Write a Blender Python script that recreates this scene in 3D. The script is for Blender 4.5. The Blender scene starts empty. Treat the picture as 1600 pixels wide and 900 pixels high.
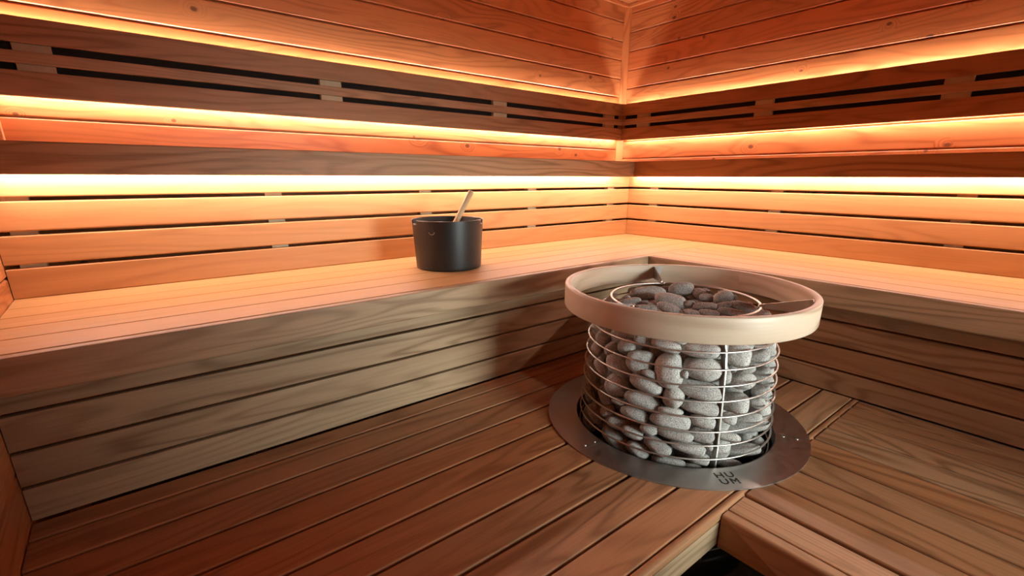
import bpy, bmesh, math, random
from mathutils import Vector, Matrix, Quaternion
random.seed(11)
PI=math.pi
SC=bpy.context.scene; COL=SC.collection
STONES=[[-2014,-1635,754,239,260,243,57,58,-5,-57,0],[-2038,-1731,794,326,153,187,69,55,-21,-42,0],[-2000,-1602,704,212,246,219,67,56,-15,-47,0],[-2046,-1697,737,230,188,196,80,44,-37,-15,0],[-2048,-1756,762,262,221,229,76,49,-30,-30,0],[-2044,-1806,797,234,156,172,68,54,-22,-43,0],[-2022,-1873,793,418,171,221,67,54,-23,-46,0],[-2007,-1908,811,168,75,94,70,51,-29,-40,0],[-1964,-1946,787,525,216,278,70,50,-30,-42,0],[-1861,-2008,765,343,343,343,68,49,-32,-44,0],[-1782,-2028,784,233,97,124,67,49,-33,-45,0],[-1673,-2016,752,154,184,160,62,51,-29,-51,0],[-1790,-2023,741,434,217,260,77,38,-44,-26,0],[-1685,-2020,698,226,195,201,77,38,-44,-27,0],[-1851,-2033,727,248,133,156,78,38,-43,-26,0],[-2039,-1802,725,408,348,360,69,52,-22,-44,0],[-2008,-1881,715,397,503,418,74,48,-30,-37,0],[-1956,-1954,732,551,332,376,69,49,-28,-44,0],[-2038,-1652,662,174,293,197,82,43,-36,-14,0],[-2039,-1727,691,447,312,339,67,54,-16,-49,0],[-1974,-1566,591,212,376,245,81,44,-33,-17,0],[-2042,-1727,622,400,390,392,72,51,-20,-43,0],[-2044,-1835,665,503,237,290,67,52,-18,-50,0],[-2053,-1850,705,232,116,139,68,52,-20,-48,0],[-2011,-1934,720,113,113,113,72,49,-28,-41,0],[-1959,-1957,666,633,269,341,69,49,-26,-47,0],[-1921,-2009,714,150,188,158,70,48,-30,-44,0],[-1846,-2022,687,368,252,275,73,44,-35,-39,0],[-1756,-2032,688,310,180,206,75,41,-40,-33,0],[-1696,-2025,647,259,228,234,79,35,-45,-24,0],[-1735,-2035,625,265,225,233,72,43,-35,-41,0],[-2046,-1828,609,551,260,318,69,50,-19,-48,0],[-2012,-1908,641,290,319,296,69,49,-22,-48,0],[-1965,-1968,617,519,212,273,71,47,-27,-46,0],[-1860,-2020,617,382,323,335,70,46,-30,-46,0],[-1776,-2046,602,220,160,172,73,43,-35,-41,0],[-1689,-2026,596,251,188,201,78,36,-42,-28,0],[-1683,-2036,563,146,167,151,69,45,-31,-48,0],[-1687,-2029,533,232,148,165,75,40,-36,-38,0],[-1898,-2026,583,212,174,182,71,45,-29,-46,0],[-1807,-2034,553,422,181,229,77,39,-37,-34,0],[-1725,-1997,486,726,245,341,77,38,-37,-35,0],[-2030,-1914,603,347,116,162,74,46,-26,-42,0],[-2017,-1910,566,558,245,307,73,46,-25,-44,0],[-2058,-1813,562,426,203,247,71,49,-19,-47,0],[-2063,-1755,507,369,190,225,73,48,-19,-45,0],[-2065,-1816,502,347,184,216,71,48,-17,-49,0],[-2055,-1865,531,268,159,181,72,47,-20,-47,0],[-2017,-1930,528,508,156,227,73,45,-24,-45,0],[-1963,-1982,577,347,193,224,73,45,-27,-44,0],[-1959,-1980,533,350,253,272,73,44,-27,-45,0],[-1888,-2026,518,334,138,177,72,43,-28,-46,0],[-2057,-1692,578,193,322,219,81,44,-31,-22,0],[-2061,-1710,530,225,214,217,77,47,-23,-37,0],[-2071,-1757,586,206,103,124,72,50,-19,-44,0],[-2039,-1643,485,225,360,252,83,41,-32,-18,0],[-2060,-1749,446,513,257,308,63,49,-8,-60,0],[-2059,-1836,449,389,225,258,69,47,-15,-53,0],[-2039,-1888,479,440,220,264,62,48,-12,-60,0],[-1987,-1959,489,501,187,249,73,44,-25,-46,0],[-1799,-2022,438,602,228,303,77,38,-34,-38,0],[-1691,-2038,426,194,216,198,81,34,-39,-29,0],[-2027,-1923,438,477,149,215,76,43,-24,-43,0],[-1968,-1987,456,294,177,200,74,42,-26,-45,0],[-1956,-2007,503,116,135,120,73,43,-27,-46,0],[-1870,-2030,422,383,151,198,73,42,-27,-47,0],[-1711,-2015,388,498,173,238,80,35,-37,-32,0],[-1987,-1980,432,256,98,130,75,42,-25,-45,0],[-1978,-1556,513,167,310,195,82,44,-30,-21,0],[-2006,-1584,411,166,308,194,85,39,-33,-14,0],[-1727,-1542,852,344,181,217,71,55,-31,-32,1],[-1749,-1600,855,624,243,291,72,53,-32,-31,1],[-1630,-1601,852,270,126,151,68,55,-30,-37,1],[-1623,-1659,864,424,247,297,70,53,-33,-35,1],[-1598,-1717,852,262,209,222,60,59,-22,-50,1],[-1562,-1728,854,212,124,148,54,60,-17,-56,1],[-1772,-1714,854,523,245,294,65,57,-24,-45,1],[-1608,-1812,855,334,267,284,74,45,-43,-25,1],[-1564,-1821,852,185,151,157,62,56,-28,-47,1],[-1626,-1762,852,236,135,161,67,53,-32,-40,1],[-1742,-1821,852,347,150,180,69,52,-34,-37,1],[-1754,-1775,852,176,128,149,68,53,-31,-39,1],[-1688,-1853,852,316,111,133,73,46,-41,-29,1],[-1884,-1635,852,334,138,166,73,52,-32,-29,1],[-1865,-1600,852,167,117,142,73,53,-32,-29,1],[-1864,-1675,852,145,80,97,70,55,-28,-36,1],[-1910,-1717,852,326,109,130,69,55,-27,-38,1],[-1862,-1770,853,416,169,203,62,58,-20,-50,1],[-1842,-1835,852,225,90,108,67,54,-28,-43,1],[-1805,-1874,852,299,105,126,67,53,-30,-42,1],[-1740,-1916,852,436,135,162,64,54,-29,-47,1],[-1651,-1905,852,423,172,207,61,55,-28,-49,1],[-1935,-1667,852,252,94,113,71,55,-27,-35,1],[-1513,-1723,420,501,360,280,69,27,-68,0,2],[-1544,-1653,420,467,360,280,71,-11,-10,-69,2],[-1585,-1589,441,529,360,280,-43,65,-55,32,2],[-1645,-1537,426,511,360,280,64,66,-37,11,2],[-1726,-1507,430,499,360,280,0,37,-32,87,2],[-1812,-1503,429,514,360,280,72,-48,-9,-49,2],[-1881,-1520,427,518,360,280,57,15,-53,-61,2],[-1953,-1551,420,467,360,280,78,57,23,13,2],[-1670,-1991,428,493,360,280,-31,15,74,58,2],[-1586,-1951,420,489,360,280,-1,20,-62,76,2],[-1550,-1891,426,512,360,280,68,-5,-39,62,2],[-1539,-1825,420,520,360,280,31,9,63,71,2],[-1532,-1685,490,513,360,280,27,83,-35,34,2],[-1570,-1621,499,488,360,280,58,58,31,47,2],[-1642,-1558,492,510,360,280,73,9,10,67,2],[-1709,-1510,493,526,360,280,-7,-9,80,58,2],[-1786,-1501,494,479,360,280,26,-24,68,-64,2],[-1871,-1520,490,451,360,280,44,-1,-19,88,2],[-1931,-1558,477,535,360,280,-18,70,-68,7,2],[-1658,-2004,509,456,360,280,-18,-50,-40,75,2],[-1593,-1961,491,473,360,280,-12,62,-52,57,2],[-1558,-1894,485,489,360,280,1,-9,95,31,2],[-1513,-1815,482,528,360,280,50,-47,53,-50,2],[-1541,-1747,487,528,360,280,4,20,-43,88,2],[-1536,-1676,557,478,360,280,45,-5,89,10,2],[-1591,-1588,549,516,360,280,86,0,-23,-45,2],[-1659,-1530,547,499,360,280,37,23,78,45,2],[-1729,-1510,554,480,360,280,21,-14,97,4,2],[-1813,-1504,550,462,360,280,92,-11,-33,20,2],[-1882,-1537,545,539,360,280,19,29,76,56,2],[-1932,-1566,541,472,360,280,-41,4,71,-58,2],[-1730,-2023,558,531,360,280,-20,56,-33,73,2],[-1637,-1957,541,501,360,280,21,11,62,75,2],[-1575,-1920,544,503,360,280,84,54,-1,7,2],[-1540,-1863,539,513,360,280,-24,65,49,-54,2],[-1520,-1784,540,543,360,280,55,-29,-11,-78,2],[-1541,-1717,603,475,360,280,82,55,8,13,2],[-1574,-1635,603,540,360,280,-11,6,65,75,2],[-1631,-1556,612,450,360,280,82,-40,40,10,2],[-1726,-1533,611,543,360,280,-46,70,44,-31,2],[-1785,-1511,609,546,360,280,88,6,32,-35,2],[-1851,-1521,603,526,360,280,7,-60,68,-42,2],[-1925,-1539,608,455,360,280,67,-63,28,29,2],[-1699,-1977,598,545,360,280,80,44,41,-4,2],[-1618,-1975,609,471,360,280,73,-56,20,33,2],[-1590,-1922,614,548,360,280,91,-24,34,-2,2],[-1529,-1850,607,464,360,280,-2,62,-46,63,2],[-1526,-1788,614,510,360,280,45,38,-41,70,2],[-1533,-1693,677,483,360,280,61,1,-61,51,2],[-1564,-1629,671,467,360,280,39,4,-50,77,2],[-1615,-1573,673,466,360,280,88,44,8,-18,2],[-1678,-1531,668,475,360,280,-25,90,15,32,2],[-1756,-1505,671,515,360,280,23,-1,84,50,2],[-1843,-1514,672,541,360,280,66,-64,-39,9,2],[-1920,-1561,670,549,360,280,69,-10,-28,66,2],[-1650,-1989,673,513,360,280,42,-20,88,0,2],[-1572,-1915,668,500,360,280,89,13,5,43,2],[-1550,-1828,664,476,360,280,49,7,47,74,2],[-1529,-1759,691,529,360,280,-12,72,-65,-21,2],[-1553,-1716,742,514,360,280,-12,1,30,95,2],[-1565,-1634,737,544,360,280,38,77,-46,-21,2],[-1624,-1568,737,464,360,280,-4,17,85,-50,2],[-1695,-1530,728,471,360,280,85,-49,-17,1,2],[-1789,-1511,730,490,360,280,35,75,-9,56,2],[-1861,-1529,735,512,360,280,44,13,-49,74,2],[-1917,-1555,738,473,360,280,54,-42,-69,24,2],[-1726,-2016,746,518,360,280,25,91,21,-25,2],[-1650,-1974,742,450,360,280,37,53,63,42,2],[-1611,-1937,716,540,360,280,71,-44,49,-26,2],[-1561,-1867,727,500,360,280,39,87,-24,20,2],[-1530,-1796,741,525,360,280,-22,-47,53,67,2],[-1549,-1740,800,511,360,280,44,28,-32,79,2],[-1566,-1672,800,471,360,280,57,25,-47,-62,2],[-1612,-1594,800,540,360,280,-43,80,-37,20,2],[-1688,-1541,800,488,360,280,76,64,-3,-8,2],[-1770,-1530,800,456,360,280,27,92,26,13,2],[-1845,-1533,800,459,360,280,38,79,47,-12,2],[-1921,-1579,800,529,360,280,-23,92,-10,30,2],[-1684,-1972,800,525,360,280,67,-28,64,-25,2],[-1620,-1947,800,524,360,280,42,69,51,-30,2],[-1579,-1895,800,540,360,280,23,46,-46,72,2],[-1559,-1805,799,475,360,280,13,4,-40,91,2],[-1596,-1705,420,500,400,340,60,-22,-57,52,3],[-1637,-1628,420,500,400,340,57,-11,-78,23,3],[-1747,-1580,420,500,400,340,47,-44,-8,76,3],[-1854,-1587,420,500,400,340,60,56,10,-57,3],[-1951,-1633,420,500,400,340,78,31,-21,-50,3],[-1977,-1788,420,500,400,340,-10,20,29,93,3],[-1971,-1864,420,500,400,340,-13,76,-50,-40,3],[-1920,-1927,420,500,400,340,71,17,-4,-68,3],[-1745,-1948,420,500,400,340,39,40,65,-51,3],[-1664,-1927,420,500,400,340,94,20,26,-11,3],[-1615,-1855,424,500,400,340,5,-35,91,-21,3],[-1624,-1748,477,500,400,340,71,-50,42,27,3],[-1639,-1650,493,500,400,340,58,-5,34,-74,3],[-1792,-1572,486,500,400,340,58,-20,-77,-17,3],[-1863,-1610,487,500,400,340,-12,85,-51,-3,3],[-1921,-1673,481,500,400,340,30,-41,78,-37,3],[-2006,-1761,493,500,400,340,-18,-68,-1,71,3],[-1951,-1879,488,500,400,340,83,6,15,-54,3],[-1875,-1977,465,500,400,340,33,56,64,41,3],[-1812,-1946,445,500,400,340,66,10,74,8,3],[-1695,-1933,489,500,400,340,78,36,-7,-50,3],[-1585,-1818,477,500,400,340,5,48,79,-38,3],[-1607,-1721,544,500,400,340,21,91,-26,-23,3],[-1656,-1660,565,500,400,340,81,-48,-31,-12,3],[-1721,-1573,512,500,400,340,35,17,82,41,3],[-1816,-1620,541,500,400,340,46,24,-35,78,3],[-1929,-1632,546,500,400,340,-10,-28,79,53,3],[-1992,-1700,543,500,400,340,62,66,41,9,3],[-1980,-1816,542,500,400,340,76,-27,-59,-2,3],[-1883,-1920,529,500,400,340,30,-32,83,-34,3],[-1824,-1957,530,500,400,340,70,-62,-36,2,3],[-1729,-1928,565,500,400,340,41,79,20,-41,3],[-1635,-1879,511,500,400,340,65,62,44,-2,3],[-1589,-1781,590,500,400,340,52,5,-75,-41,3],[-1667,-1594,579,500,400,340,-36,55,38,66,3],[-1738,-1619,591,500,400,340,78,15,60,1,3],[-1880,-1594,598,500,400,340,34,-11,55,76,3],[-1978,-1661,607,500,400,340,65,-71,-13,-24,3],[-1963,-1735,612,500,400,340,73,-28,29,55,3],[-1953,-1880,565,500,400,340,-15,16,47,85,3],[-1909,-1944,592,500,400,340,21,-20,19,94,3],[-1808,-1975,606,500,400,340,25,83,25,-43,3],[-1666,-1902,589,500,400,340,3,73,-41,-55,3],[-1602,-1857,586,500,400,340,-33,-27,-26,87,3],[-1595,-1742,663,500,400,340,6,52,-32,79,3],[-1650,-1646,644,500,400,340,24,-30,88,29,3],[-1695,-1596,670,500,400,340,56,-24,-62,-49,3],[-1798,-1581,608,500,400,340,60,69,37,-16,3],[-1898,-1659,638,500,400,340,73,47,-22,-44,3],[-1983,-1808,632,500,400,340,65,17,53,-52,3],[-1938,-1886,645,500,400,340,-27,-48,60,-58,3],[-1858,-1919,648,500,400,340,50,60,-4,-62,3],[-1763,-1974,662,500,400,340,56,-20,-79,-15,3],[-1687,-1933,661,500,400,340,-5,33,-42,84,3],[-1624,-1868,652,500,400,340,30,93,3,21,3],[-1673,-1718,648,500,400,340,32,88,-7,36,3],[-1635,-1641,717,500,400,340,-25,96,-10,-8,3],[-1759,-1571,683,500,400,340,-23,-44,10,86,3],[-1858,-1595,674,500,400,340,53,-76,-33,20,3],[-1928,-1630,704,500,400,340,65,-48,-22,-54,3],[-1959,-1734,687,500,400,340,64,39,-17,-64,3],[-1921,-1879,722,500,400,340,-23,73,-63,13,3],[-1890,-1953,701,500,400,340,16,-41,8,89,3],[-1818,-1946,728,500,400,340,43,68,5,-59,3],[-1675,-1868,706,500,400,340,-15,67,40,61,3],[-1639,-1811,693,500,400,340,-44,68,-5,59,3],[-1636,-1716,725,500,400,340,37,-22,69,-58,3],[-1682,-1603,771,500,400,340,73,13,44,51,3],[-1754,-1574,757,500,400,340,88,-3,-12,-46,3],[-1811,-1609,721,500,400,340,55,42,6,72,3],[-1973,-1680,760,500,400,340,40,73,49,-26,3],[-1989,-1749,752,500,400,340,1,51,71,-49,3],[-1962,-1807,715,500,400,340,44,73,32,-41,3],[-1889,-1948,789,500,400,340,-39,87,28,-10,3],[-1736,-1948,736,500,400,340,-30,51,75,30,3],[-1682,-1905,775,500,400,340,54,49,7,-68,3],[-1624,-1861,762,500,400,340,-6,65,74,-13,3],[-1652,-1737,800,500,400,340,27,-41,63,-61,3],[-1633,-1661,793,500,400,340,65,50,-49,29,3],[-1764,-1647,800,500,400,340,-27,38,-62,63,3],[-1842,-1599,800,500,400,340,83,35,28,-33,3],[-1905,-1652,800,500,400,340,12,93,1,36,3],[-1927,-1752,800,500,400,340,80,43,2,-41,3],[-1941,-1826,800,500,400,340,77,-26,-25,-53,3],[-1879,-1870,800,500,400,340,51,19,-84,-2,3],[-1803,-1974,800,500,400,340,-41,-43,-14,80,3],[-1746,-1823,800,500,400,340,78,-8,26,-56,3],[-1675,-1822,800,500,400,340,-32,-47,23,79,3],[-1726,-1743,796,500,420,340,84,27,45,-16,3],[-1704,-1678,771,500,420,340,56,-42,71,7,3],[-1782,-1718,759,500,420,340,-45,15,62,63,3],[-1833,-1676,800,500,420,340,69,-31,62,-21,3],[-1853,-1756,796,500,420,340,24,60,29,70,3],[-1876,-1803,734,500,420,340,-4,76,65,1,3],[-1818,-1834,800,500,420,340,43,19,86,20,3],[-1772,-1904,800,500,420,340,57,29,71,29,3],[-1742,-1814,732,500,420,340,-17,65,74,2,3]]
# ------------------------------------------------------------ materials
def nd(nt,t,x=0,y=0,**k):
    n=nt.nodes.new(t); n.location=(x,y)
    for a,b in k.items(): setattr(n,a,b)
    return n
def new_mat(name):
    m=bpy.data.materials.new(name); m.use_nodes=True
    nt=m.node_tree; b=nt.nodes['Principled BSDF']; return m,nt,b
def val(nt,s,v):
    s.default_value=v
def math_n(nt,op,a,b=None,c=None,clamp=False):
    n=nd(nt,'ShaderNodeMath',operation=op); n.use_clamp=clamp
    for i,q in enumerate((a,b,c)):
        if q is None: continue
        if isinstance(q,(int,float)): n.inputs[i].default_value=q
        else: nt.links.new(q,n.inputs[i])
    return n.outputs[0]
def vmul(nt,v,s):
    n=nd(nt,'ShaderNodeVectorMath',operation='MULTIPLY'); nt.links.new(v,n.inputs[0]); n.inputs[1].default_value=s; return n.outputs[0]
def noise(nt,v,scale=1,detail=2,rough=.5,dist=0):
    n=nd(nt,'ShaderNodeTexNoise'); nt.links.new(v,n.inputs['Vector']); n.inputs['Scale'].default_value=scale
    n.inputs['Detail'].default_value=detail; n.inputs['Roughness'].default_value=rough; n.inputs['Distortion'].default_value=dist
    return n.outputs['Fac']
def maprange(nt,v,a,b,c,d,smooth=False):
    n=nd(nt,'ShaderNodeMapRange'); n.clamp=True
    if smooth: n.interpolation_type='SMOOTHSTEP'
    nt.links.new(v,n.inputs['Value'])
    for i,q in enumerate((a,b,c,d)): n.inputs[1+i].default_value=q
    return n.outputs['Result']
def wood(name,light,dark,red=None,knots=False,rings=9.0,ringamt=.35,tone=.5,fine=.3,rough=.48,rndamt=.5,knotcol=(.10,.03,.012),spec=.35):
    m,nt,b=new_mat(name)
    at=nd(nt,'ShaderNodeAttribute',attribute_name='gco'); g=at.outputs['Vector']
    rn=nd(nt,'ShaderNodeAttribute',attribute_name='rnd').outputs['Fac']
    n1=noise(nt,vmul(nt,g,(.7,5.5,5.5)),1,2.6,.42,.35)
    kn=None
    if knots:
        vo=nd(nt,'ShaderNodeTexVoronoi',voronoi_dimensions='2D',feature='F1')
        wig=noise(nt,vmul(nt,g,(20,30,30)),1,2)
        nt.links.new(vmul(nt,g,(6.2,8.5,8.5)),vo.inputs['Vector']); vo.inputs['Scale'].default_value=1.0
        d=math_n(nt,'ADD',vo.outputs['Distance'],math_n(nt,'MULTIPLY',math_n(nt,'SUBTRACT',wig,.5),.06))
        sep=nd(nt,'ShaderNodeSeparateColor'); nt.links.new(vo.outputs['Color'],sep.inputs[0])
        pick=math_n(nt,'GREATER_THAN',sep.outputs[0],.83)
        size=math_n(nt,'ADD',math_n(nt,'MULTIPLY',sep.outputs[1],.07),.055)
        rel=math_n(nt,'DIVIDE',d,size)
        kn=math_n(nt,'MULTIPLY',maprange(nt,rel,.55,1.15,1,0,True),pick)
        halo=math_n(nt,'MULTIPLY',maprange(nt,rel,.6,3.8,1,0,True),pick)
        n1=math_n(nt,'ADD',n1,math_n(nt,'MULTIPLY',halo,.17))
    s=math_n(nt,'SINE',math_n(nt,'MULTIPLY',n1,rings*2*PI))
    l=math_n(nt,'POWER',math_n(nt,'ADD',math_n(nt,'MULTIPLY',s,.5),.5),2.6)
    fi=noise(nt,vmul(nt,g,(3.5,160,160)),1,3,.6)
    fi2=noise(nt,vmul(nt,g,(9,420,420)),1,2,.6)
    to=noise(nt,vmul(nt,g,(.9,6,6)),1,2,.5)
    ramt=noise(nt,vmul(nt,g,(1.2,3,3)),1,1)
    f=math_n(nt,'MULTIPLY',math_n(nt,'MULTIPLY',l,ringamt),maprange(nt,ramt,.35,.65,.45,1.3))
    f=math_n(nt,'ADD',f,math_n(nt,'MULTIPLY',math_n(nt,'SUBTRACT',fi,.5),fine*2))
    f=math_n(nt,'ADD',f,math_n(nt,'MULTIPLY',math_n(nt,'SUBTRACT',fi2,.5),fine))
    f=math_n(nt,'ADD',f,math_n(nt,'MULTIPLY',math_n(nt,'SUBTRACT',to,.5),tone*1.6))
    f=math_n(nt,'ADD',f,math_n(nt,'MULTIPLY',math_n(nt,'SUBTRACT',rn,.5),rndamt))
    f=math_n(nt,'ADD',f,.15,clamp=True)
    mx=nd(nt,'ShaderNodeMix',data_type='RGBA'); nt.links.new(f,mx.inputs[0])
    mx.inputs[6].default_value=(*light,1); mx.inputs[7].default_value=(*dark,1)
    out=mx.outputs[2]
    if red:
        hue=nd(nt,'ShaderNodeAttribute',attribute_name='hue').outputs['Fac']
        m2=nd(nt,'ShaderNodeMix',data_type='RGBA',blend_type='MULTIPLY'); nt.links.new(hue,m2.inputs[0])
        nt.links.new(out,m2.inputs[6]); m2.inputs[7].default_value=(*red,1); out=m2.outputs[2]
    if knots:
        m3=nd(nt,'ShaderNodeMix',data_type='RGBA'); nt.links.new(math_n(nt,'MULTIPLY',kn,.82),m3.inputs[0])
        nt.links.new(out,m3.inputs[6]); m3.inputs[7].default_value=(*knotcol,1); out=m3.outputs[2]
    nt.links.new(out,b.inputs['Base Color'])
    nt.links.new(maprange(nt,fi,.3,.7,rough-.07,rough+.1),b.inputs['Roughness'])
    b.inputs['Specular IOR Level'].default_value=spec
    bp=nd(nt,'ShaderNodeBump'); bp.inputs['Strength'].default_value=.12; bp.inputs['Distance'].default_value=.0008
    nt.links.new(fi,bp.inputs['Height']); nt.links.new(bp.outputs[0],b.inputs['Normal'])
    return m
CEDAR=wood('bench_wood',(.48,.335,.20),(.24,.145,.075),red=(1.0,.62,.42),rings=14,ringamt=.52,tone=.45,fine=.34,rndamt=.45)
SEATW=wood('slat_wood',(.60,.325,.135),(.38,.17,.06),red=(1.0,.80,.62),rings=11,ringamt=.30,tone=.28,fine=.22,rndamt=.3)
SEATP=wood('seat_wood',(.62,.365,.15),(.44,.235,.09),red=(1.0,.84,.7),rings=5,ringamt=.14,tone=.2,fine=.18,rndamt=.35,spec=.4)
PINE=wood('knotty_pine',(.60,.265,.095),(.30,.095,.028),red=(1.0,.68,.55),knots=True,rings=15,ringamt=.44,tone=.28,fine=.14,rndamt=.35,rough=.40,spec=.5)
BATTEN=wood('batten_wood',(.66,.52,.32),(.46,.34,.19),rings=5,ringamt=.2,tone=.3,fine=.3)
RINGW=wood('ring_wood',(.62,.48,.35),(.42,.29,.19),rings=10,ringamt=.75,tone=.25,fine=.16,rough=.45,rndamt=.2)
FLOORW=wood('floor_wood',(.22,.19,.13),(.10,.08,.055),rings=8)
STICK=wood('ladle_wood',(.72,.50,.28),(.52,.33,.16),rings=3,ringamt=.15,tone=.2,fine=.2)
def metal(name,col,rough,aniso=0,streak=True,scale=(2,2,60)):
    m,nt,b=new_mat(name)
    b.inputs['Metallic'].default_value=1; b.inputs['Base Color'].default_value=(*col,1); b.inputs['Roughness'].default_value=rough
    tc=nd(nt,'ShaderNodeTexCoord')
    if streak:
        n=noise(nt,vmul(nt,tc.outputs['Object'],scale),1,3,.6)
        nt.links.new(maprange(nt,n,.25,.75,rough-.06,rough+.1),b.inputs['Roughness'])
        mx=nd(nt,'ShaderNodeMix',data_type='RGBA'); nt.links.new(n,mx.inputs[0])
        mx.inputs[6].default_value=(*[c*.88 for c in col],1); mx.inputs[7].default_value=(*[min(1,c*1.1) for c in col],1)
        nt.links.new(mx.outputs[2],b.inputs['Base Color'])
    return m
STEEL=metal('brushed_steel',(.50,.49,.47),.36,scale=(40,40,40))
WIRE=metal('steel_rod',(.60,.56,.51),.42,scale=(60,60,60))
PLATE=metal('steel_plate',(.50,.48,.45),.4,scale=(30,30,30))
DARKM=metal('dark_steel',(.10,.09,.085),.45,scale=(20,20,20))
def black(name,col,rough):
    m,nt,b=new_mat(name)
    tc=nd(nt,'ShaderNodeTexCoord'); n=noise(nt,tc.outputs['Object'],260,2,.5)
    b.inputs['Base Color'].default_value=(*col,1)
    nt.links.new(maprange(nt,n,.3,.7,rough-.05,rough+.05),b.inputs['Roughness'])
    bp=nd(nt,'ShaderNodeBump'); bp.inputs['Strength'].default_value=.08; bp.inputs['Distance'].default_value=.0005
    nt.links.new(n,bp.inputs['Height']); nt.links.new(bp.outputs[0],b.inputs['Normal'])
    return m
BLACK=black('black_powder_coat',(.012,.012,.0115),.40)
INK=black('black_lettering',(.012,.011,.010),.6)
GAP_SHADE=black('gap_shade_black',(.008,.007,.006),.9)  # near-black that paints the shade behind the rail slats
def stone_mat():
    m,nt,b=new_mat('grey_stone')
    ge=nd(nt,'ShaderNodeNewGeometry'); P=ge.outputs['Position']
    oi=nd(nt,'ShaderNodeObjectInfo').outputs['Random']
    a=noise(nt,P,420,3,.7); c=noise(nt,P,900,2,.6); d=noise(nt,P,18,3,.55)
    r=nd(nt,'ShaderNodeValToRGB'); nt.links.new(a,r.inputs[0]); e=r.color_ramp.elements
    e[0].position=.36; e[0].color=(.09,.08,.072,1); e[1].position=.46; e[1].color=(.46,.43,.395,1)
    e2=e.new(.56); e2.color=(.60,.565,.52,1); e3=e.new(.66); e3.color=(.90,.86,.80,1)
    g=maprange(nt,d,.3,.7,.78,1.12); o=maprange(nt,oi,0,1,.78,1.15)
    k=math_n(nt,'MULTIPLY',g,o); k2=math_n(nt,'MULTIPLY',k,maprange(nt,c,.35,.65,.8,1.2))
    v=nd(nt,'ShaderNodeVectorMath',operation='SCALE'); nt.links.new(r.outputs[0],v.inputs[0]); nt.links.new(math_n(nt,'MULTIPLY',k2,.80),v.inputs['Scale'])
    nt.links.new(v.outputs[0],b.inputs['Base Color']); b.inputs['Roughness'].default_value=.85
    b.inputs['Specular IOR Level'].default_value=.25
    bp=nd(nt,'ShaderNodeBump'); bp.inputs['Strength'].default_value=.35; bp.inputs['Distance'].default_value=.0012
    nt.links.new(a,bp.inputs['Height']); nt.links.new(bp.outputs[0],b.inputs['Normal'])
    return m
STONE=stone_mat()
LEDC=(1.0,.745,.66)
def emis(name,col,st):
    m,nt,b=new_mat(name)
    for n in list(nt.nodes):
        if n.type!='OUTPUT_MATERIAL': nt.nodes.remove(n)
    e=nd(nt,'ShaderNodeEmission'); e.inputs[0].default_value=(*col,1); e.inputs[1].default_value=st
    nt.links.new(e.outputs[0],nt.nodes['Material Output'].inputs[0]); return m
LED_BENCH=emis('led_bench_glow',(1.0,.735,.64),190)
LED_UP=emis('led_up_glow',LEDC,185)
LED_DN=emis('led_down_glow',LEDC,170)
def glass():
    m,nt,b=new_mat('window_glass')
    for n in list(nt.nodes):
        if n.type!='OUTPUT_MATERIAL': nt.nodes.remove(n)
    t=nd(nt,'ShaderNodeBsdfTransparent'); g=nd(nt,'ShaderNodeBsdfGlossy'); g.inputs['Roughness'].default_value=.02
    fr=nd(nt,'ShaderNodeFresnel'); fr.inputs[0].default_value=1.45
    mx=nd(nt,'ShaderNodeMixShader'); nt.links.new(fr.outputs[0],mx.inputs[0]); nt.links.new(t.outputs[0],mx.inputs[1]); nt.links.new(g.outputs[0],mx.inputs[2])
    nt.links.new(mx.outputs[0],nt.nodes['Material Output'].inputs[0]); return m
GLASS=glass()
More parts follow.
